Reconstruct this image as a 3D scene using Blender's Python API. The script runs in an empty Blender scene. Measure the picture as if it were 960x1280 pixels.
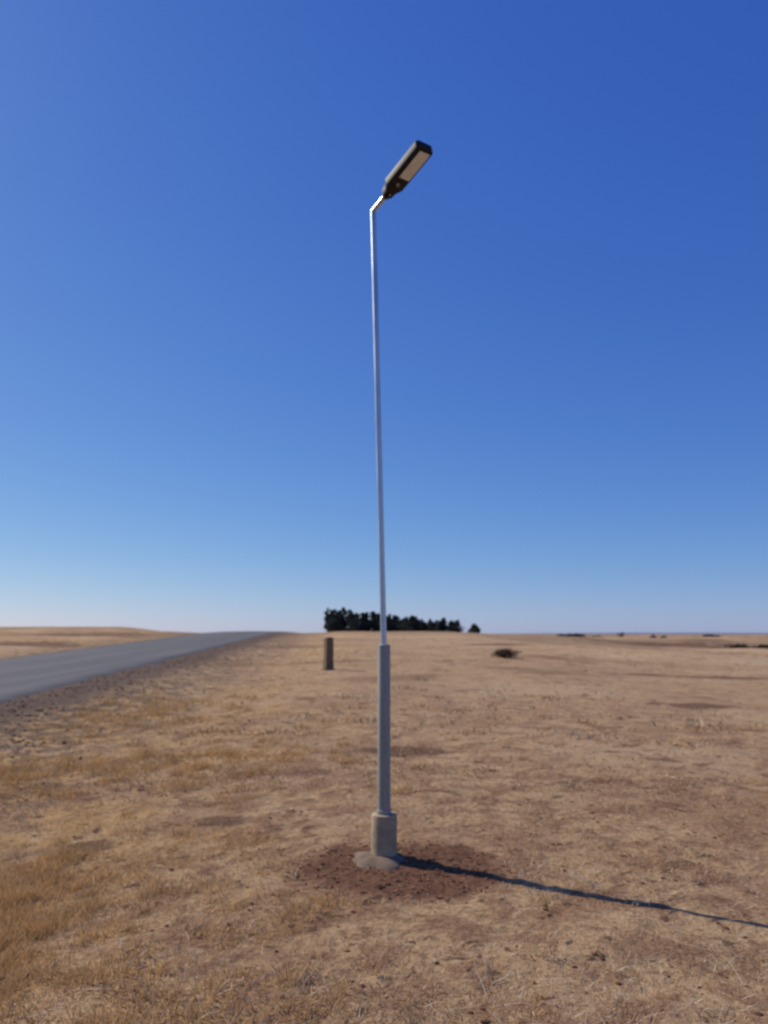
import bpy, bmesh, math
import numpy as np
from mathutils import Vector, Matrix, noise as mnoise

rng = np.random.default_rng(7)
scene = bpy.context.scene
R = math.radians

# ------------------------------------------------------------------ noise
def _hash(ix, iy, seed):
    h = (ix.astype(np.int64) * 374761393 + iy.astype(np.int64) * 668265263 + seed * 974711) & 0x7fffffff
    h = ((h ^ (h >> 13)) * 1274126177) & 0x7fffffff
    h = h ^ (h >> 16)
    return (h & 0xffff) / 65535.0

def vnoise(x, y, seed=0):
    x = np.asarray(x, float); y = np.asarray(y, float)
    ix = np.floor(x); iy = np.floor(y)
    fx = x - ix; fy = y - iy
    fx = fx * fx * (3 - 2 * fx); fy = fy * fy * (3 - 2 * fy)
    a = _hash(ix, iy, seed); b = _hash(ix + 1, iy, seed)
    c = _hash(ix, iy + 1, seed); d = _hash(ix + 1, iy + 1, seed)
    return (a * (1 - fx) + b * fx) * (1 - fy) + (c * (1 - fx) + d * fx) * fy

def fbm(x, y, seed=0, octv=4):
    s = 0; amp = 0.5; t = 0
    for i in range(octv):
        s = s + amp * vnoise(x * 2 ** i + 13.7 * i, y * 2 ** i + 5.1 * i, seed + i)
        t += amp; amp *= 0.5
    return s / t - 0.5     # -0.5..0.5

def sstep(e0, e1, v):
    t = np.clip((v - e0) / (e1 - e0), 0, 1)
    return t * t * (3 - 2 * t)

# ------------------------------------------------------------------ terrain
ROAD_S = -0.052
def road_c(y): return -10.8 + ROAD_S * (y - 15.6)
ROAD_HW = 3.1

def softplus(v, k): return k * np.logaddexp(0, v / k)

def terr_smooth(x, y):
    x = np.asarray(x, float); y = np.asarray(y, float)
    yp = softplus(y - 6, 1.2)
    g = 0.0226
    mid = g * yp - (g + 0.012) * softplus(y - 84, 5) 
    mid = np.where(y > 400, mid + 0.011 * (y - 400), mid)
    left = g * yp - (g - 0.0085) * softplus(y - 84, 12) - 0.0085 * softplus(y - 450, 40)
    right = 0.004 * yp - 0.010 * softplus(y - 90, 20) + 0.004 * softplus(y - 700, 60)
    a = x / (np.maximum(y, 0) + 12)
    wl = 1 - sstep(-0.34, -0.20, a)
    wr = sstep(0.05, 0.34, a)
    return left * wl + mid * (1 - wl) * (1 - wr) + right * wr

def terrain(x, y):
    h = terr_smooth(x, y)
    d = np.abs(x - road_c(y))
    away = sstep(ROAD_HW + 0.5, ROAD_HW + 3.5, d)
    near = np.hypot(x, y - 5.73)
    calm = sstep(0.3, 2.5, near)
    h = h + away * calm * (0.13 * fbm(x / 2.6, y / 2.6, 3) + 0.34 * fbm(x / 11.0, y / 11.0, 21) * sstep(8, 30, y))
    a = x / (np.maximum(y, 0) + 12)
    h = h + away * sstep(0.08, 0.3, a) * sstep(22, 60, y) * 2.0 * fbm(x / 18.0, y / 9.0, 44, 3)
    # low grassy mound beyond an eroded edge, right of the pole
    h = h + 0.38 * np.exp(-((x - 13.5) / 6.0) ** 2 - ((y - 37) / 6.0) ** 2) 
    h = h + away * sstep(0, 1, (y - 120) / 300) * 2.0 * fbm(x / 160.0, y / 130.0, 61, 3) * sstep(0.3, 0.9, np.abs(a) + 0.15)
    # fine relief close by
    f = 1 - sstep(10, 22, np.hypot(x, y))
    h = h + away * f * (0.034 * fbm(x / 0.35, y / 0.35, 5) + 0.022 * fbm(x / 0.09, y / 0.09, 9, 3))
    # ditch beside road, slight bank
    h = h - 0.16 * sstep(ROAD_HW + 0.4, ROAD_HW + 2.2, d) * (1 - sstep(ROAD_HW + 3.0, ROAD_HW + 7, d))
    return h

def axis(n, lim, s):
    t = np.linspace(-1, 1, n)
    return lim * np.sinh(s * t) / np.sinh(s)

xs = axis(900, 4000, 8.6)
ys = 5.0 + axis(1000, 4500, 8.6)
X, Y = np.meshgrid(xs, ys)
Z = terrain(X, Y)

def grid_mesh(name, X, Y, Z):
    ny, nx = X.shape
    v = np.stack([X, Y, Z], -1).reshape(-1, 3)
    idx = np.arange(ny * nx).reshape(ny, nx)
    f = np.stack([idx[:-1, :-1], idx[:-1, 1:], idx[1:, 1:], idx[1:, :-1]], -1).reshape(-1, 4)
    me = bpy.data.meshes.new(name)
    me.vertices.add(len(v)); me.vertices.foreach_set("co", v.ravel())
    me.loops.add(f.size); me.loops.foreach_set("vertex_index", f.ravel().astype(np.int32))
    me.polygons.add(len(f))
    me.polygons.foreach_set("loop_start", np.arange(0, f.size, 4, dtype=np.int32))
    me.polygons.foreach_set("use_smooth", np.ones(len(f), bool))
    me.update(); me.validate()
    ob = bpy.data.objects.new(name, me)
    scene.collection.objects.link(ob)
    return ob

def tri_mesh(name, v, col=None, smooth=False):
    n = len(v)
    me = bpy.data.meshes.new(name)
    me.vertices.add(n * 3); me.vertices.foreach_set("co", v.reshape(-1).astype(np.float32))
    me.loops.add(n * 3); me.loops.foreach_set("vertex_index", np.arange(n * 3, dtype=np.int32))
    me.polygons.add(n)
    me.polygons.foreach_set("loop_start", np.arange(0, n * 3, 3, dtype=np.int32))
    me.update()
    if col is not None:
        at = me.color_attributes.new("Col", 'FLOAT_COLOR', 'POINT')
        c = np.ones((n * 3, 4), np.float32); c[:, :3] = np.repeat(col, 3, axis=0)
        at.data.foreach_set("color", c.ravel())
    ob = bpy.data.objects.new(name, me)
    scene.collection.objects.link(ob)
    return ob

# ------------------------------------------------------------------ material helpers
class NT:
    def __init__(s, name):
        s.m = bpy.data.materials.new(name); s.m.use_nodes = True
        s.t = s.m.node_tree; s.b = s.t.nodes["Principled BSDF"]
    def n(s, typ, **kw):
        nd = s.t.nodes.new(typ)
        for k, v in kw.items(): setattr(nd, k, v)
        return nd
    def l(s, a, b): s.t.links.new(a, b)
    def noise(s, scale, detail=4, rough=0.55, vec=None, dist=0.0):
        nd = s.n('ShaderNodeTexNoise'); nd.inputs['Scale'].default_value = scale
        nd.inputs['Detail'].default_value = detail; nd.inputs['Roughness'].default_value = rough
        nd.inputs['Distortion'].default_value = dist
        if vec is not None: s.l(vec, nd.inputs['Vector'])
        return nd.outputs['Fac']
    def mapping(s, vec, sc):
        mp = s.n('ShaderNodeMapping'); mp.inputs['Scale'].default_value = sc; s.l(vec, mp.inputs['Vector']); return mp.outputs[0]
    def ramp(s, fac, stops):
        nd = s.n('ShaderNodeValToRGB'); e = nd.color_ramp.elements
        while len(e) < len(stops): e.new(0.5)
        for el, (p, c) in zip(e, stops):
            el.position = p; el.color = (*c, 1) if len(c) == 3 else c
        s.l(fac, nd.inputs[0]); return nd.outputs[0]
    def mix(s, fac, a, b, mode='MIX'):
        nd = s.n('ShaderNodeMix'); nd.data_type = 'RGBA'; nd.blend_type = mode
        for sock, val in ((nd.inputs[0], fac), (nd.inputs[6], a), (nd.inputs[7], b)):
            if hasattr(val, 'links'): s.l(val, sock)
            elif isinstance(val, (int, float)): sock.default_value = val
            else: sock.default_value = (*val, 1)
        return nd.outputs[2]
    def math(s, op, a, b=None, clamp=False):
        nd = s.n('ShaderNodeMath'); nd.operation = op; nd.use_clamp = clamp
        for sock, val in ((nd.inputs[0], a), (nd.inputs[1], b)):
            if val is None: continue
            if hasattr(val, 'links'): s.l(val, sock)
            else: sock.default_value = val
        return nd.outputs[0]
    def mr(s, v, a, b, c=0.0, d=1.0):
        nd = s.n('ShaderNodeMapRange'); nd.interpolation_type = 'SMOOTHSTEP'
        s.l(v, nd.inputs[0])
        for i, q in enumerate((a, b, c, d)): nd.inputs[i + 1].default_value = q
        return nd.outputs[0]
    def bump(s, h, strength, dist):
        nd = s.n('ShaderNodeBump'); nd.inputs['Strength'].default_value = strength
        nd.inputs['Distance'].default_value = dist
        s.l(h, nd.inputs['Height']); s.l(nd.outputs[0], s.b.inputs['Normal'])

BW = lambda v: (v, v, v)

# ------------------------------------------------------------------ ground material
g = NT("ground_dry_grass_soil")
tc = g.n('ShaderNodeTexCoord').outputs['Object']
sep = g.n('ShaderNodeSeparateXYZ'); g.l(tc, sep.inputs[0])
PX, PY = sep.outputs[0], sep.outputs[1]
n_big = g.noise(0.045, 5, 0.6, tc)
n_mid = g.noise(0.45, 6, 0.62, tc, 0.4)
n_sm = g.noise(2.6, 7, 0.70, tc, 0.3)
n_fine = g.noise(22, 6, 0.7, tc)
n_vf = g.noise(90, 4, 0.7, tc)
straw = g.ramp(n_fine, [(0.28, (0.31, 0.178, 0.084)), (0.5, (0.55, 0.350, 0.178)), (0.75, (0.72, 0.51, 0.30))])
brown = g.ramp(n_fine, [(0.28, (0.165, 0.083, 0.043)), (0.5, (0.35, 0.193, 0.100)), (0.78, (0.50, 0.305, 0.17))])
gold = g.ramp(n_fine, [(0.28, (0.34, 0.172, 0.052)), (0.5, (0.62, 0.365, 0.130)), (0.78, (0.74, 0.48, 0.21))])
c = g.mix(g.mr(n_sm, 0.44, 0.59), straw, brown)
c = g.mix(g.math('MULTIPLY', g.mr(n_mid, 0.48, 0.62), 0.65), c, brown)
wave = g.math('ADD', PX, g.math('MULTIPLY', g.math('SUBTRACT', n_mid, 0.5), 5.0))
leftm = g.mr(wave, -0.8, -3.0)
n_gold = g.noise(0.75, 5, 0.6, tc, 0.5)
c = g.mix(g.math('MULTIPLY', leftm, g.mr(n_gold, 0.56, 0.44, 0.05, 0.85)), c, gold)
# broad tonal change across the plain
paler = g.mr(PY, 7, 22, 0.10, 0.75)
c = g.mix(g.math('MULTIPLY', g.mr(n_big, 0.62, 0.38, 0.45, 1.0), paler), c, g.mix(0.45, straw, (0.56, 0.375, 0.20)))
# long streaky patches: burnt / eroded soil and pale grass, farther out
tcs = g.mapping(tc, (0.11, 0.22, 1))
n_str = g.noise(1.0, 7, 0.66, tcs, 0.6)
mfar = g.mr(PY, 13, 26)
c = g.mix(g.math('MULTIPLY', mfar, g.mr(n_str, 0.54, 0.64, 0, 0.65)), c, (0.22, 0.120, 0.065))
c = g.mix(g.math('MULTIPLY', mfar, g.mr(n_str, 0.46, 0.36, 0, 0.5)), c, (0.66, 0.48, 0.28))
tcf = g.mapping(tc, (0.008, 0.016, 1))
n_far = g.noise(1.0, 6, 0.65, tcf, 0.5)
dk = g.math('MULTIPLY', g.mr(PY, 40, 120), g.mr(n_far, 0.46, 0.56))
c = g.mix(g.math('MULTIPLY', dk, 0.70), c, (0.14, 0.09, 0.06))
# surveyed patches (bare burnt soil / bleached grass) stored on the ground sheet
at = g.n('ShaderNodeAttribute'); at.attribute_name = "Patches"
sp = g.n('ShaderNodeSeparateColor'); g.l(at.outputs['Color'], sp.inputs[0])
jit = g.math('MULTIPLY', g.math('SUBTRACT', g.noise(0.9, 7, 0.75, tc), 0.5), 2.2)
c = g.mix(g.mr(g.math('ADD', sp.outputs[1], jit), 0.25, 0.95, 0, 0.55), c, g.mix(0.5, straw, (0.68, 0.50, 0.29)))
c = g.mix(g.mr(g.math('ADD', sp.outputs[0], jit), 0.35, 0.65, 0, 0.8), c, (0.165, 0.088, 0.050))
# gravelly shoulder of the road
rd = g.math('ABSOLUTE', g.math('SUBTRACT', PX, g.math('ADD', g.math('MULTIPLY', PY, ROAD_S), -10.8 - ROAD_S * 15.6)))
rdn = g.math('ADD', rd, g.math('MULTIPLY', g.math('SUBTRACT', n_sm, 0.5), 2.2))
gravel = g.ramp(n_fine, [(0.3, (0.085, 0.055, 0.037)), (0.5, (0.175, 0.115, 0.076)), (0.72, (0.33, 0.23, 0.155))])
c = g.mix(g.mr(rdn, ROAD_HW + 1.7, ROAD_HW + 0.7), c, gravel)
c = g.mix(g.math('MULTIPLY', g.mr(rdn, ROAD_HW + 6.2, ROAD_HW + 1.8), g.mr(n_sm, 0.45, 0.54, 0.1, 0.9)), c, gravel)
# disturbed red soil round the pole foot
vs = g.n('ShaderNodeVectorMath'); vs.operation = 'SUBTRACT'; g.l(tc, vs.inputs[0]); vs.inputs[1].default_value = (0.12, 5.50, 0)
vm = g.n('ShaderNodeVectorMath'); vm.operation = 'MULTIPLY'; g.l(vs.outputs[0], vm.inputs[0]); vm.inputs[1].default_value = (1, 1.2, 0)
vl = g.n('ShaderNodeVectorMath'); vl.operation = 'LENGTH'; g.l(vm.outputs[0], vl.inputs[0])
pd = g.math('ADD', vl.outputs['Value'], g.math('MULTIPLY', g.math('SUBTRACT', n_sm, 0.5), 1.1))
soil = g.ramp(n_fine, [(0.3, (0.105, 0.046, 0.025)), (0.5, (0.205, 0.097, 0.053)), (0.75, (0.31, 0.165, 0.095))])
c = g.mix(g.mr(pd, 0.84, 0.60, 0, 0.95), c, soil)
# random bare dark spots
spots = g.noise(1.5, 5, 0.6, tc, 0.8)
c = g.mix(g.mr(spots, 0.58, 0.65, 0, 0.7), c, soil)
spots2 = g.noise(6.5, 4, 0.6, tc, 0.4)
c = g.mix(g.mr(spots2, 0.60, 0.68, 0, 0.8), c, (0.085, 0.045, 0.026))
c = g.mix(g.mr(n_vf, 0.35, 0.2, 0, 0.6), c, (0.08, 0.05, 0.03))
g.l(c, g.b.inputs['Base Color'])
g.b.inputs['Roughness'].default_value = 0.97
g.b.inputs['Specular IOR Level'].default_value = 0.1
hh = g.math('ADD', g.math('MULTIPLY', n_fine, 0.6), g.math('ADD', g.math('MULTIPLY', n_sm, 1.2), g.math('MULTIPLY', n_vf, 0.2)))
g.bump(hh, 0.9, 0.08)

ground = grid_mesh("ground", X, Y, Z)
ground.data.materials.append(g.m)
def ell(lst):
    m = np.zeros_like(X)
    for (cx, cy, rx, ry) in lst:
        d = ((X - cx) / rx) ** 2 + ((Y - cy) / ry) ** 2
        m = np.maximum(m, np.exp(-d))
    return m
dark = ell([(15, 47, 2.6, 3.5), (6.5, 16.2, 0.9, 0.6), (10.5, 26.8, 4.5, 0.7), (-22, 48, 4.2, 4.0), (-28, 70, 7, 5), (-15.5, 33, 3, 1.5),
            (20, 60, 6, 4), (6.5, 45, 2.2, 2.5), (0.3, 10.2, 0.7, 0.45), (24, 38, 4, 1.6), (-1.4, 6.9, 0.30, 0.22), (-2.3, 6.3, 0.25, 0.2), (34, 82, 14, 6)])
pale = ell([(12.5, 36, 4.5, 4.5), (10, 24.3, 4.5, 1.0), (4, 19, 3.0, 2.4), (8, 14, 3.5, 1.6), (3.5, 10, 1.8, 1.3), (22, 50, 6, 3), (-20, 40, 3, 2.5), (4, 60, 9, 7), (-2.2, 4.2, .5, .4)])
pa = ground.data.color_attributes.new("Patches", 'FLOAT_COLOR', 'POINT')
pc = np.ones((X.size, 4), np.float32); pc[:, 0] = dark.ravel(); pc[:, 1] = pale.ravel(); pc[:, 2] = 0
pa.data.foreach_set("color", pc.ravel())

# ------------------------------------------------------------------ road
r = NT("asphalt")
tc = r.n('ShaderNodeTexCoord').outputs['Object']
na = r.noise(60, 4, 0.7, tc); nb = r.noise(0.35, 5, 0.6, tc); nc = r.noise(4, 5, 0.6, tc)
c = r.ramp(na, [(0.3, BW(0.070)), (0.5, (0.115, 0.109, 0.104)), (0.75, (0.185, 0.175, 0.166))])
c = r.mix(r.mr(nb, 0.4, 0.65, 0, 0.45), c, (0.145, 0.132, 0.118))
c = r.mix(r.mr(nc, 0.55, 0.7, 0, 0.35), c, (0.07, 0.067, 0.063))
tr_ = r.noise(1.0, 4, 0.6, r.mapping(tc, (1.3, 0.05, 1)))
c = r.mix(r.mr(tr_, 0.45, 0.62, 0, 0.5), c, (0.175, 0.165, 0.152))
r.l(c, r.b.inputs['Base Color']); r.b.inputs['Roughness'].default_value = 0.9
r.b.inputs['Specular IOR Level'].default_value = 0.2
r.bump(na, 0.5, 0.01)
ry = np.concatenate([np.arange(-60, 140, 0.25), np.arange(140, 420, 4.0)])
ru = np.linspace(-1, 1, 15)
U, RY = np.meshgrid(ru, ry)
edge = ROAD_HW + 0.55 * fbm(RY / 1.2, U * 0 + np.sign(U) * 3.3, 81)
RX = road_c(RY) + U * edge
RZ = terr_smooth(RX, RY) + 0.035 + 0.05 * (1 - U ** 2)
RX2 = np.concatenate([RX[:, :1] - 0.12, RX, RX[:, -1:] + 0.12], 1)
RY2 = np.concatenate([RY[:, :1], RY, RY[:, -1:]], 1)
RZ2 = np.concatenate([RZ[:, :1] - 0.09, RZ, RZ[:, -1:] - 0.09], 1)
road = grid_mesh("asphalt_road", RX2, RY2, RZ2)
road.data.materials.append(r.m)

# ------------------------------------------------------------------ dry grass (one mesh)
def grass_mat(name, tl=0.25):
    m = NT(name)
    at = m.n('ShaderNodeAttribute'); at.attribute_name = "Col"
    m.l(at.outputs['Color'], m.b.inputs['Base Color'])
    m.b.inputs['Roughness'].default_value = 0.85
    m.b.inputs['Specular IOR Level'].default_value = 0.15
    tr = m.n('ShaderNodeBsdfTranslucent'); m.l(at.outputs['Color'], tr.inputs['Color'])
    mx = m.n('ShaderNodeMixShader'); mx.inputs[0].default_value = tl
    m.l(m.b.outputs[0], mx.inputs[1]); m.l(tr.outputs[0], mx.inputs[2])
    m.l(mx.outputs[0], m.t.nodes['Material Output'].inputs[0])
    return m.m

def blades(px, py, pz, L, W, tilt, col):
    n = len(px)
    az = rng.uniform(0, 2 * np.pi, n)
    bx = np.cos(az); by = np.sin(az)
    wa = rng.uniform(0, 2 * np.pi, n)
    wx = np.cos(wa) * W / 2; wy = np.sin(wa) * W / 2
    b = np.stack([px, py, pz - 0.004], -1)
    wv = np.stack([wx, wy, np.zeros(n)], -1)
    tip = b + np.stack([bx * np.sin(tilt) * L, by * np.sin(tilt) * L, np.cos(tilt) * L], -1)
    mid = (b + tip) / 2 + np.stack([-bx, -by, np.ones(n)], -1) * (L * 0.06)[:, None]
    t1 = np.stack([b - wv, b + wv, mid + wv * 0.7], 1)
    t2 = np.stack([b - wv, mid + wv * 0.7, mid - wv * 0.7], 1)
    t3 = np.stack([mid - wv * 0.7, mid + wv * 0.7, tip], 1)
    return np.concatenate([t1, t2, t3]), np.tile(col, (3, 1))

PAL = np.array([[0.64, 0.455, 0.26], [0.55, 0.36, 0.185], [0.43, 0.26, 0.13], [0.74, 0.57, 0.38], [0.60, 0.39, 0.16], [0.28, 0.155, 0.08]])
T, C = [], []
def scatter(N, r0, r1, Lr, Wr, clump, tlo=0.5):
    u = rng.uniform(0, 1, N); rr = r0 * (r1 / r0) ** u
    th = rng.uniform(-R(42), R(42), N)
    x = rr * np.sin(th); y = rr * np.cos(th)
    dn = fbm(x / 0.5, y / 0.5, 31) + 0.9 * fbm(x / 2.2, y / 2.2, 37)
    lft = 1 - sstep(-3.5, -0.6, x + 4 * fbm(x / 3, y / 3, 50))
    keep = rng.uniform(0, 1, N) < np.clip(0.38 + clump * dn + (0.20 * lft), 0.03, 1)
    d_r = np.abs(x - road_c(y)); keep &= (d_r > ROAD_HW + 0.7 + 3.0 * rng.uniform(0, 1, N) ** 2)
    soil = np.hypot(x - 0.12, (y - 5.50) * 1.2) + 0.5 * fbm(x / 0.3, y / 0.3, 77)
    keep &= (soil > 0.66) | (rng.uniform(0, 1, N) < 0.06)
    x, y, lft, dn = x[keep], y[keep], lft[keep], dn[keep]; n = len(x)
    z = terrain(x, y)
    L = rng.uniform(*Lr, n) * (1 + 0.7 * lft) * (1 + 0.8 * np.clip(dn, -0.4, 0.6))
    W = rng.uniform(*Wr, n)
    tilt = rng.uniform(tlo, 1.5, n)
    k = rng.choice(len(PAL), n, p=[.25, .24, .17, .12, .10, .12])
    patch = fbm(x / 0.7, y / 0.7, 91)[:, None]
    col = PAL[k] * (1 + 0.9 * patch) * rng.uniform(0.75, 1.15, (n, 1))
    gl = (lft * sstep(-0.1, 0.15, fbm(x / 1.6, y / 1.6, 66)))[:, None] * 0.75
    col = col * (1 - gl) + gl * np.array([0.64, 0.40, 0.150]) * rng.uniform(0.6, 1.2, (n, 1))
    t, c_ = blades(x, y, z, L, W, tilt, np.clip(col, 0.02, 0.8)); T.append(t); C.append(c_)
scatter(200000, 2.6, 9, (0.012, 0.042), (0.0025, 0.006), 2.1)
scatter(95000, 8, 32, (0.02, 0.05), (0.008, 0.02), 2.1, 0.8)
scatter(24000, 30, 85, (0.03, 0.09), (0.03, 0.06), 1.9, 0.9)
def tufts(N, r0, r1, nb, Lr, W, spread, xl=False, centre=None):
    if centre is None:
        u = rng.uniform(0, 1, N); rr = r0 * (r1 / r0) ** u
        th = rng.uniform(-R(40), R(40), N); x = rr * np.sin(th); y = rr * np.cos(th)
        if xl: x = -np.abs(x) * 1.0 - 0.4 * rng.uniform(0, 1, N)
        cl = fbm(x / 1.8, y / 1.8, 123)
        k = cl > rng.uniform(-0.15, 0.12, N)
    else:
        cx, cy, sx, sy = centre
        x = cx + rng.normal(0, 1, N) * sx; y = cy + rng.normal(0, 1, N) * sy; k = np.ones(N, bool)
    d_r = np.abs(x - road_c(y))
    k &= (d_r > ROAD_HW + 1.6) & (np.hypot(x - 0.12, y - 5.5) > 0.75); x, y = x[k], y[k]; n = len(x)
    base = PAL[rng.choice([0, 1, 2, 3, 4], n)] * rng.uniform(0.7, 1.05, (n, 1))
    if xl: base = base * 0.35 + 0.65 * np.array([0.70, 0.43, 0.16]) * rng.uniform(0.8, 1.15, (n, 1))
    size = rng.uniform(0.4, 1.2, n)
    X_ = np.repeat(x, nb) + rng.normal(0, 1, n * nb) * np.repeat(spread * size, nb)
    Y_ = np.repeat(y, nb) + rng.normal(0, 1, n * nb) * np.repeat(spread * size, nb)
    L = rng.uniform(*Lr, n * nb) * np.repeat(size, nb)
    t, c_ = blades(X_, Y_, terrain(X_, Y_), L, np.full(n * nb, W) * rng.uniform(0.6, 1.3, n * nb),
                   rng.uniform(0.25, 1.4, n * nb), np.clip(np.repeat(base, nb, axis=0) * rng.uniform(0.7, 1.2, (n * nb, 1)), 0.02, 0.8))
    T.append(t); C.append(c_)
tufts(330, 3.0, 12, 50, (0.02, 0.065), 0.0045, 0.045)
tufts(600, 3.2, 16, 70, (0.03, 0.095), 0.005, 0.075, xl=True)
tufts(500, 11, 60, 24, (0.05, 0.12), 0.025, 0.16)
tufts(110, 0, 0, 100, (0.06, 0.14), 0.005, 0.07, xl=True, centre=(-2.6, 5.3, 0.40, 0.45))
tufts(60, 0, 0, 100, (0.06, 0.13), 0.005, 0.07, xl=True, centre=(-2.15, 4.4, 0.26, 0.28))
tufts(120, 0, 0, 80, (0.06, 0.15), 0.008, 0.09, xl=True, centre=(-3.1, 9.6, 1.3, 0.6))
tufts(130, 0, 0, 60, (0.07, 0.16), 0.012, 0.12, xl=True, centre=(-5.6, 15.5, 1.8, 1.5))
def stalks(N):
    rr = 2.8 * (9 / 2.8) ** rng.uniform(0, 1, N); th = rng.uniform(-R(40), R(40), N)
    x = rr * np.sin(th); y = rr * np.cos(th); k = (np.hypot(x - .12, y - 5.5) > .7) & (rng.uniform(0, 1, N) < 0.4 + 2.0 * fbm(x / 1.1, y / 1.1, 201) + 0.25 * (x < -0.3)); x, y = x[k], y[k]; n = len(x)
    t, c_ = blades(x, y, terrain(x, y) + 0.012, rng.uniform(0.06, 0.20, n), rng.uniform(.002, .0045, n), rng.uniform(1.15, 1.56, n), np.array([[0.78, 0.68, 0.52]]) * rng.uniform(.7, 1.05, (n, 1)))
    T.append(t); C.append(c_)
stalks(4600)
grass = tri_mesh("dry_grass", np.concatenate(T), np.concatenate(C))
grass.data.materials.append(grass_mat("dry_grass_blades"))

# ------------------------------------------------------------------ stones and clods (one mesh)
bm0 = bmesh.new(); bmesh.ops.create_icosphere(bm0, subdivisions=1, radius=1); bmesh.ops.triangulate(bm0, faces=bm0.faces)
ico = np.array([[list(v.co) for v in f.verts] for f in bm0.faces]); bm0.free()
def rocks(N, gen, smin, smax, cols):
    x, y = gen(N)
    n = len(x); z = terrain(x, y)
    s = smin + (smax - smin) * rng.uniform(0, 1, n) ** 3
    V = ico[None] * s[:, None, None, None]
    key = np.round(ico * 3).sum(-1)
    jit = 1 + 0.35 * np.sin(key[None] * 2.1 + rng.uniform(0, 6, n)[:, None, None] + ico[None, :, :, 0] * 3)
    V = V * jit[..., None]
    sc = np.stack([rng.uniform(.8, 1.4, n), rng.uniform(.7, 1.2, n), rng.uniform(.4, .7, n)], -1)
    V = V * sc[:, None, None, :]
    V = V + np.stack([x, y, z + s * 0.15], -1)[:, None, None, :]
    col = cols[rng.choice(len(cols), n)] * rng.uniform(0.7, 1.2, (n, 1))
    return V.reshape(-1, 3, 3), np.repeat(col, len(ico), axis=0)
def gen_patch(N):
    a = rng.uniform(0, 2 * np.pi, N); rr = 0.10 + 0.68 * rng.uniform(0, 1, N) ** 0.8
    return 0.10 + rr * np.cos(a), 5.52 + rr * np.sin(a) * 0.85
def gen_field(N):
    u = rng.uniform(0, 1, N); rr = 2.8 * (26 / 2.8) ** u; th = rng.uniform(-R(40), R(40), N)
    x = rr * np.sin(th); y = rr * np.cos(th); k = np.abs(x - road_c(y)) > ROAD_HW + .3; return x[k], y[k]
def gen_verge(N):
    y = 8 * (75 / 8) ** rng.uniform(0, 1, N); sd = ROAD_HW + 0.10 + np.abs(rng.normal(0, 1.7, N))
    return road_c(y) + sd, y
RC = np.array([[0.18, 0.085, 0.045], [0.26, 0.14, 0.075], [0.13, 0.065, 0.038]])
GC = np.array([[0.25, 0.17, 0.11], [0.16, 0.10, 0.06], [0.34, 0.25, 0.17], [0.11, 0.072, 0.05]])
a1 = rocks(1100, gen_patch, 0.002, 0.016, RC)
a2 = rocks(2200, gen_field, 0.003, 0.018, RC)
a3 = rocks(5000, gen_verge, 0.006, 0.040, GC)
stones = tri_mesh("gravel_and_soil_clods", np.concatenate([a1[0], a2[0], a3[0]]), np.concatenate([a1[1], a2[1], a3[1]]))
cm = NT("clods"); at = cm.n('ShaderNodeAttribute'); at.attribute_name = "Col"
cm.l(at.outputs['Color'], cm.b.inputs['Base Color']); cm.b.inputs['Roughness'].default_value = 0.95
cm.b.inputs['Specular IOR Level'].default_value = 0.1
stones.data.materials.append(cm.m)

# ------------------------------------------------------------------ metal / concrete materials
def galv(name, base, rough=0.42, metallic=0.75, streak=True):
    m = NT(name); tc = m.n('ShaderNodeTexCoord').outputs['Object']
    a = m.noise(1.0, 6, 0.6, m.mapping(tc, (14, 14, 1.6))); b = m.noise(45, 3, 0.6, tc)
    col = m.mix(m.mr(a, 0.35, 0.65), tuple(v * 0.78 for v in base), base)
    col = m.mix(m.mr(b, 0.45, 0.7, 0, 0.3), col, tuple(min(1, v * 1.2) for v in base))
    m.l(col, m.b.inputs['Base Color']); m.b.inputs['Metallic'].default_value = metallic
    m.l(m.mr(a, 0.3, 0.7, rough - 0.06, rough + 0.12), m.b.inputs['Roughness'])
    return m.m
M_TUBE = galv("galvanised_tube", (0.52, 0.59, 0.64), 0.36, 0.85)
M_LOW = galv("weathered_galvanised_post", (0.35, 0.35, 0.295), 0.6, 0.3)
def concrete(name, base):
    m = NT(name); tc = m.n('ShaderNodeTexCoord').outputs['Object']
    a = m.noise(7, 6, 0.65, tc); b = m.noise(60, 4, 0.7, tc)
    col = m.mix(m.mr(a, 0.35, 0.65), tuple(v * 0.7 for v in base), base)
    col = m.mix(m.mr(b, 0.35, 0.7, 0, 0.35), col, tuple(v * 0.5 for v in base))
    m.l(col, m.b.inputs['Base Color']); m.b.inputs['Roughness'].default_value = 0.95
    m.b.inputs['Specular IOR Level'].default_value = 0.2
    m.bump(m.math('ADD', a, b), 0.6, 0.015)
    return m.m
M_CONC = concrete("cement_collar", (0.27, 0.19, 0.125))
M_SLEEVE = concrete("cement_filled_sleeve", (0.54, 0.42, 0.26))
def plain(name, col, rough, spec=0.5, metallic=0.0):
    m = NT(name); tc = m.n('ShaderNodeTexCoord').outputs['Object']; a = m.noise(25, 4, 0.6, tc)
    m.l(m.mix(m.mr(a, 0.3, 0.7), tuple(v * 0.8 for v in col), col), m.b.inputs['Base Color'])
    m.b.inputs['Roughness'].default_value = rough; m.b.inputs['Metallic'].default_value = metallic
    m.b.inputs['Specular IOR Level'].default_value = spec; return m.m
M_BLACK = plain("black_plastic_housing", (0.012, 0.013, 0.016), 0.6, 0.25)
M_LED = plain("led_diffuser", (0.78, 0.82, 0.80), 0.4)
M_CHIP = plain("led_chip", (0.62, 0.60, 0.48), 0.4)
M_SOLAR = plain("solar_panel_glass", (0.012, 0.018, 0.05), 0.12)

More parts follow.
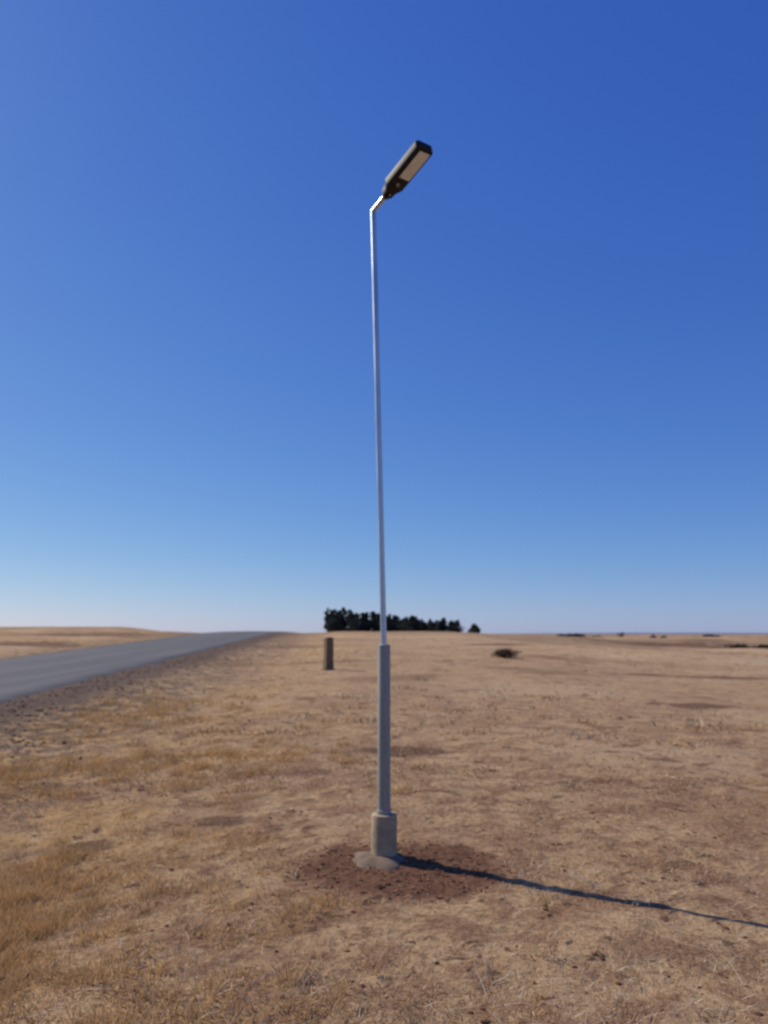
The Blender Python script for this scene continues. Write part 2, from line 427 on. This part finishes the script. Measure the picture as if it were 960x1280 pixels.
def link(me, name, mat, parent=None, smooth=True):
    ob = bpy.data.objects.new(name, me); scene.collection.objects.link(ob)
    me.materials.append(mat)
    if smooth:
        for p in me.polygons: p.use_smooth = True
        try: me.set_sharp_from_angle(angle=R(35))
        except Exception: pass
    if parent: ob.parent = parent
    return ob

def lathe(profile, seg=32, rough=0.0):
    bm = bmesh.new(); rings = []
    for (rad, z) in profile:
        ring = []
        for i in range(seg):
            a = 2 * math.pi * i / seg
            q = rad * (1 + rough * mnoise.noise(Vector((math.cos(a) * 1.5, math.sin(a) * 1.5, z * 6 + 3))))
            ring.append(bm.verts.new((q * math.cos(a), q * math.sin(a), z)))
        rings.append(ring)
    for r0, r1 in zip(rings, rings[1:]):
        for i in range(seg):
            bm.faces.new((r0[i], r0[(i + 1) % seg], r1[(i + 1) % seg], r1[i]))
    bm.faces.new(rings[-1]); bm.faces.new(list(reversed(rings[0])))
    me = bpy.data.meshes.new("m"); bm.to_mesh(me); bm.free(); return me

def box(sx, sy, sz, bev=0.0, seg=3, loc=(0, 0, 0)):
    bm = bmesh.new(); bmesh.ops.create_cube(bm, size=1)
    for v in bm.verts: v.co = Vector((v.co.x * sx + loc[0], v.co.y * sy + loc[1], v.co.z * sz + loc[2]))
    if bev: bmesh.ops.bevel(bm, geom=bm.edges[:], offset=bev, segments=seg, profile=0.5, affect='EDGES')
    me = bpy.data.meshes.new("m"); bm.to_mesh(me); bm.free(); return me

def tube(pts, rad, seg=20):
    bm = bmesh.new(); rings = []; P = [Vector(p) for p in pts]
    for i, p in enumerate(P):
        t = (P[min(i + 1, len(P) - 1)] - P[max(i - 1, 0)]).normalized()
        u = t.cross(Vector((0.3, 0.9, 0.1))).normalized(); w = t.cross(u)
        rings.append([bm.verts.new(p + (u * math.cos(2 * math.pi * k / seg) + w * math.sin(2 * math.pi * k / seg)) * rad) for k in range(seg)])
    for r0, r1 in zip(rings, rings[1:]):
        for k in range(seg): bm.faces.new((r0[k], r0[(k + 1) % seg], r1[(k + 1) % seg], r1[k]))
    bm.faces.new(rings[-1]); bm.faces.new(list(reversed(rings[0])))
    bmesh.ops.recalc_face_normals(bm, faces=bm.faces)
    me = bpy.data.meshes.new("m"); bm.to_mesh(me); bm.free(); return me

# ------------------------------------------------------------------ street lamp
lamp = bpy.data.objects.new("street_lamp", None); scene.collection.objects.link(lamp)
gz = float(terr_smooth(0, 5.73))
lamp.location = (0, 5.73, gz)
col_ob = link(lathe([(0.235, -0.05), (0.20, -0.006), (0.185, 0.008), (0.15, 0.020), (0.105, 0.030), (0.05, 0.034)], 48, 0.5), "cement_collar", M_CONC, lamp)
col_ob.location = (-0.035, -0.02, 0)
link(lathe([(0.092, 0.0), (0.093, 0.10), (0.0925, 0.287), (0.090, 0.296), (0.083, 0.299), (0.049, 0.300)], 40, 0.02), "base_sleeve", M_SLEEVE, lamp)
link(lathe([(0.047, 0.28), (0.047, 1.485), (0.046, 1.490), (0.040, 1.494), (0.0235, 1.496)], 32), "lower_post", M_LOW, lamp)
link(lathe([(0.0475, 0.301), (0.053, 0.303), (0.053, 0.325), (0.0475, 0.328)], 32), "weld_ring", M_LOW, lamp)
top = Vector((-0.088, 0.0, 4.985 - gz))
link(tube([(0, 0, 1.45), tuple(Vector((0, 0, 1.45)).lerp(top, .5)), tuple(top)], 0.0225), "upper_tube", M_TUBE, lamp)
D = Vector((0.56, -0.80, 0.0)).normalized(); tiltup = R(15)
D3 = (D * math.cos(tiltup) + Vector((0, 0, 1)) * math.sin(tiltup)).normalized()
arm_end = top + D3 * 0.21
pts = [top + Vector((0, 0, -0.02)), top + Vector((0, 0, 0.004)), top + D3 * 0.03 + Vector((0, 0, 0.004)), arm_end]
link(tube([tuple(p) for p in pts], 0.021), "arm", M_TUBE, lamp)
head = bpy.data.objects.new("lamp_head", None); scene.collection.objects.link(head); head.parent = lamp
S = D3.cross(Vector((0, 0, 1))).normalized()
Uv = S.cross(D3).normalized()
mat = Matrix((D3, S * -1, Uv)).transposed().to_4x4(); mat.translation = arm_end
head.matrix_local = mat
LH, WH = 0.42, 0.155
def body():
    pr = [(-0.02, .040), (0.04, .048), (0.07, .066), (0.09, WH / 2), (0.09 + LH - 0.02, WH / 2), (0.09 + LH, WH / 2 - 0.016)]
    out = pr + [(x, -y) for x, y in reversed(pr)]
    bm = bmesh.new()
    b = [bm.verts.new((x, y, -0.025)) for x, y in out]; f = bm.faces.new(b)
    e = bmesh.ops.extrude_face_region(bm, geom=[f])
    for v in e['geom']:
        if isinstance(v, bmesh.types.BMVert): v.co.z += 0.065
    bmesh.ops.recalc_face_normals(bm, faces=bm.faces)
    bmesh.ops.bevel(bm, geom=bm.edges[:], offset=0.007, segments=2, profile=0.5, affect='EDGES')
    me = bpy.data.meshes.new("m"); bm.to_mesh(me); bm.free(); return me
link(body(), "housing", M_BLACK, head)
link(box(0.275, 0.092, 0.008, 0.003, 2, (0.340, 0.012, -0.029)), "led_panel", M_LED, head)
bm = bmesh.new()
for i in range(10):
    for j in range(3):
        q = bmesh.ops.create_cube(bm, size=1)
        for v in q['verts']: v.co = Vector((v.co.x * .010 + 0.225 + i * 0.0255, v.co.y * .010 + .012 + (j - 1) * 0.028, v.co.z * .004 - 0.0345))
me = bpy.data.meshes.new("m"); bm.to_mesh(me); bm.free(); link(me, "led_chips", M_CHIP, head, False)
link(box(LH - 0.05, WH - 0.03, 0.006, 0.002, 1, (0.09 + LH / 2, 0, 0.043)), "solar_panel", M_SOLAR, head)
sens = lathe([(0.001, -0.018), (0.010, -0.014), (0.014, -0.005), (0.015, 0.006)], 20)
M_SENS = plain("sensor_dome", (0.25, 0.25, 0.25), 0.4)
so = link(sens, "motion_sensor", M_SENS, head); so.location = (0.135, 0.0, -0.028)
link(box(0.09, 0.054, 0.05, 0.010, 3, (0.0, 0, 0.0)), "arm_clamp", M_BLACK, head)
bm = bmesh.new()
for sx in (-0.025, 0.025):
    q = bmesh.ops.create_cone(bm, cap_ends=True, segments=6, radius1=0.007, radius2=0.007, depth=0.016)
    for v in q['verts']: v.co += Vector((sx, 0, -0.030))
me = bpy.data.meshes.new("m"); bm.to_mesh(me); bm.free(); link(me, "clamp_bolts", M_TUBE, head, False)

# ------------------------------------------------------------------ concrete marker pillar
pil = bpy.data.objects.new("concrete_pillar", None); scene.collection.objects.link(pil)
px, py = -1.81, 25.2
pil.location = (px, py, float(terrain(px, py)) - 0.02); pil.rotation_euler = (R(-1.5), R(1.0), R(24))
M_PIL = concrete("old_concrete", (0.23, 0.16, 0.10))
def rough_box(sx, sy, sz, taper, z0, amp):
    bm = bmesh.new(); bmesh.ops.create_cube(bm, size=1)
    bmesh.ops.subdivide_edges(bm, edges=bm.edges[:], cuts=6, use_grid_fill=True)
    for v in bm.verts:
        k = 1 - taper * (v.co.z + .5)
        v.co = Vector((v.co.x * sx * k, v.co.y * sy * k, (v.co.z + .5) * sz + z0))
        v.co += mnoise.noise_vector(v.co * 5) * amp
    me = bpy.data.meshes.new("m"); bm.to_mesh(me); bm.free(); return me
link(rough_box(0.27, 0.27, 1.02, 0.10, 0, 0.012), "shaft", M_PIL, pil)
link(rough_box(0.36, 0.36, 0.10, 0.05, -0.04, 0.02), "footing", M_PIL, pil)
link(rough_box(0.275, 0.275, 0.06, 0.25, 1.01, 0.008), "cap", M_PIL, pil)

# ------------------------------------------------------------------ foliage
def leaf_tris(cx, rad, n, size, col):
    d = rng.normal(0, 1, (n, 3)); d /= np.linalg.norm(d, axis=1)[:, None]
    rr = rng.uniform(0.35, 1, n) ** 0.5
    p = d * rr[:, None] * np.array(rad) + np.array(cx)
    a = rng.normal(0, 1, (n, 3)); a /= np.linalg.norm(a, axis=1)[:, None]
    b = np.cross(a, rng.normal(0, 1, (n, 3))); b /= np.linalg.norm(b, axis=1)[:, None]
    s = size * rng.uniform(0.5, 1.3, n)[:, None]
    V = np.stack([p - a * s, p + a * s, p + b * s * 1.1], 1)
    sh = rng.uniform(0.6, 1.3, (n, 1))
    return V, np.array(col) * sh
def limb(p0, p1, r0, r1, seg=6):
    p0 = np.array(p0, float); p1 = np.array(p1, float); t = (p1 - p0) / np.linalg.norm(p1 - p0)
    u = np.cross(t, [0.3, 0.8, 0.2]); u /= np.linalg.norm(u); w = np.cross(t, u); out = []
    for i in range(seg):
        a, b = 2 * np.pi * i / seg, 2 * np.pi * (i + 1) / seg
        q = lambda p, r_, an: p + (u * np.cos(an) + w * np.sin(an)) * r_
        out += [[q(p0, r0, a), q(p0, r0, b), q(p1, r1, b)], [q(p0, r0, a), q(p1, r1, b), q(p1, r1, a)]]
    return np.array(out)
BARK = np.array([0.10, 0.075, 0.055])
def tree(x, y, h, w, T_, C_):
    z = float(terrain(x, y)) - 0.1
    tr = limb((x, y, z), (x + rng.normal(0, .1), y, z + h * .85), h * .025 + .05, 0.03)
    T_.append(tr); C_.append(np.tile(BARK, (len(tr), 1)))
    nc = int(rng.integers(16, 24))
    for i in range(nc):
        f = (i + 0.5) / nc
        zz = z + h * (0.16 + 0.78 * f)
        env = w * (0.35 + 0.65 * math.sin(math.pi * min(1, 0.25 + f * 0.78)))
        a = rng.uniform(0, 6.28); ro = env * rng.uniform(0.1, 0.62)
        c0 = (x + ro * math.cos(a), y + ro * math.sin(a), zz + rng.normal(0, .15))
        lb = limb((x, y, zz - h * .08), c0, 0.05, 0.02, 4); T_.append(lb); C_.append(np.tile(BARK, (len(lb), 1)))
        rb = env * rng.uniform(0.28, 0.5)
        k = rng.uniform(0.5, 1.3)
        t, c_ = leaf_tris(c0, (rb, rb, rb * .75), 70, 0.17, np.array([0.056, 0.068, 0.058]) * k)  # leaf colour raised slightly to stand in for distance haze
        T_.append(t); C_.append(c_)
TT, TC = [], []
def pxx(px_, d): return (px_ - 480) / 961.0 * d
def ztop(py_, d): return 1.6 + (790 - py_) / 961.0 * d
for (x0, x1, n, y0, y1, dd) in [(409, 440, 9, 757, 765, 150), (436, 476, 10, 761, 769, 155), (474, 530, 15, 766, 773, 165),
                                (528, 573, 10, 771, 777, 175), (588, 602, 4, 776, 781, 190)]:
    for i in range(n):
        q = (i + .5) / n; d = dd + rng.uniform(-5, 8)
        x = pxx(x0 + (x1 - x0) * q + rng.normal(0, 1.5), d)
        zt = ztop(rng.uniform(y0, y1) , d)
        z0 = float(terrain(x, d)); h = zt - z0
        tree(x, d, h, rng.uniform(1.4, 2.4) * (0.8 if n == 4 else 1), TT, TC)
trees = tri_mesh("distant_tree_line", np.concatenate(TT), np.concatenate(TC))
fm = grass_mat("dark_foliage"); trees.data.materials.append(fm)

BT, BC = [], []
def bush(px_, d, w, h, col=(0.085, 0.075, 0.055), n=260, size=None):
    x = pxx(px_, d); z = float(terrain(x, d))
    size = size or w * .09
    for k in range(5):
        o = (x + rng.normal(0, w * .25), d + rng.normal(0, w * .25), z + h * rng.uniform(.3, .6))
        t, c_ = leaf_tris(o, (w * .33, w * .33, h * .42), n // 5, size, np.array(col) * rng.uniform(.7, 1.2)); BT.append(t); BC.append(c_)
for px_, d, w, h in [(778, 300, 2.2, 2.2), (815, 200, 1.8, 1.7), (828, 190, 2.6, 1.3), (700, 620, 12, 2.6), (715, 640, 14, 2.6),
                     (745, 620, 8, 1.8), (925, 76, 1.6, .45), (943, 70, 2.0, .5), (957, 78, 1.6, .45), (895, 700, 16, 2.4), (655, 420, 5, 1.4)]:
    bush(px_, d, w, h)
bushes = tri_mesh("distant_bushes", np.concatenate(BT), np.concatenate(BC)); bushes.data.materials.append(fm)

# low dead shrub on the right of the pole
BT, BC = [], []
x0, y0 = pxx(632, 33), 33.0; z0 = float(terrain(x0, y0))
for k in range(26):
    a = rng.uniform(0, 6.28); rr_ = rng.uniform(.1, .50)
    p1 = (x0 + math.cos(a) * rr_, y0 + math.sin(a) * .35, z0 + rng.uniform(.08, .36) * (1.1 - rr_))
    lb = limb((x0 + math.cos(a) * .12, y0, z0 - .03), p1, .018, .006, 4); BT.append(lb); BC.append(np.tile(BARK * .7, (len(lb), 1)))
    t, c_ = leaf_tris(p1, (.2, .2, .10), 70, .03, np.array([0.085, 0.048, 0.032]) * rng.uniform(.6, 1.3)); BT.append(t); BC.append(c_)
shrub = tri_mesh("dead_shrub", np.concatenate(BT), np.concatenate(BC)); shrub.data.materials.append(fm)

# far hills on the right, distance haze painted into their blue-grey base colour
hx = np.linspace(-3000, 5200, 260); hv = np.linspace(0, 1, 12)
HX, HV = np.meshgrid(hx, hv)
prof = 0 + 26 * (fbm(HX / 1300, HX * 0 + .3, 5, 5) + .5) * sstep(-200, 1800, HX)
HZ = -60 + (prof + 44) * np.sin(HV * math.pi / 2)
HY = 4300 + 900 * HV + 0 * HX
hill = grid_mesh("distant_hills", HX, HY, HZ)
hm = NT("hills_painted_haze"); tcx = hm.n('ShaderNodeTexCoord').outputs['Object']
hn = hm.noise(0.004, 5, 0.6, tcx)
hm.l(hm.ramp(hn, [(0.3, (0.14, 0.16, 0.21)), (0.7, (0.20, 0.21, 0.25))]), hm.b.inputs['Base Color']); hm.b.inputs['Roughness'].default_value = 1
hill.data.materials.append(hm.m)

# ------------------------------------------------------------------ light and sky
SUN_EL = R(38)
sd = Vector((2.10, -1.26, 0)).normalized()
to_sun = (-sd * math.cos(SUN_EL) + Vector((0, 0, math.sin(SUN_EL)))).normalized()
sl = bpy.data.lights.new("sun", 'SUN'); sl.energy = 4.3; sl.angle = R(0.53); sl.color = (1.0, 0.93, 0.82)
so = bpy.data.objects.new("sun", sl); scene.collection.objects.link(so)
so.rotation_euler = (-to_sun).to_track_quat('-Z', 'Y').to_euler(); so.location = (-20, 20, 30)
w = bpy.data.worlds.new("World"); scene.world = w; w.use_nodes = True
nt = w.node_tree; bg = nt.nodes['Background']
sky = nt.nodes.new('ShaderNodeTexSky'); sky.sky_type = 'NISHITA'; sky.sun_disc = False
sky.sun_elevation = SUN_EL
sky.sun_rotation = math.atan2(to_sun.x, to_sun.y)
sky.altitude = 1600; sky.air_density = 1.0; sky.dust_density = 0.8; sky.ozone_density = 3.0
# colour response: deeper, more saturated highland blue (per-channel power, all directions alike)
sc = nt.nodes.new('ShaderNodeSeparateColor'); cc = nt.nodes.new('ShaderNodeCombineColor')
nt.links.new(sky.outputs[0], sc.inputs[0])
for i, (p, gain) in enumerate([(1.12, 0.64), (0.88, 0.65), (0.42, 0.79)]):
    m1 = nt.nodes.new('ShaderNodeMath'); m1.operation = 'MULTIPLY'; m1.inputs[1].default_value = 0.1
    m2 = nt.nodes.new('ShaderNodeMath'); m2.operation = 'POWER'; m2.inputs[1].default_value = p
    m3 = nt.nodes.new('ShaderNodeMath'); m3.operation = 'MULTIPLY'; m3.inputs[1].default_value = gain * 10
    nt.links.new(sc.outputs[i], m1.inputs[0]); nt.links.new(m1.outputs[0], m2.inputs[0])
    nt.links.new(m2.outputs[0], m3.inputs[0]); nt.links.new(m3.outputs[0], cc.inputs[i])
nt.links.new(cc.outputs[0], bg.inputs[0]); bg.inputs[1].default_value = 0.10

# ------------------------------------------------------------------ camera
cam = bpy.data.cameras.new("camera"); co = bpy.data.objects.new("camera", cam); scene.collection.objects.link(co)
cam.sensor_fit = 'VERTICAL'; cam.sensor_height = 36; cam.lens = 950 / 1280 * 36
cam.clip_end = 20000; cam.clip_start = 0.05
co.location = (0, 0, 1.6); co.rotation_euler = (R(90 + 9), 0, 0)
cam.dof.use_dof = True; cam.dof.focus_distance = 1.5; cam.dof.aperture_fstop = 4.0
scene.camera = co
scene.view_settings.view_transform = 'Standard'; scene.view_settings.look = 'None'; scene.view_settings.exposure = 0
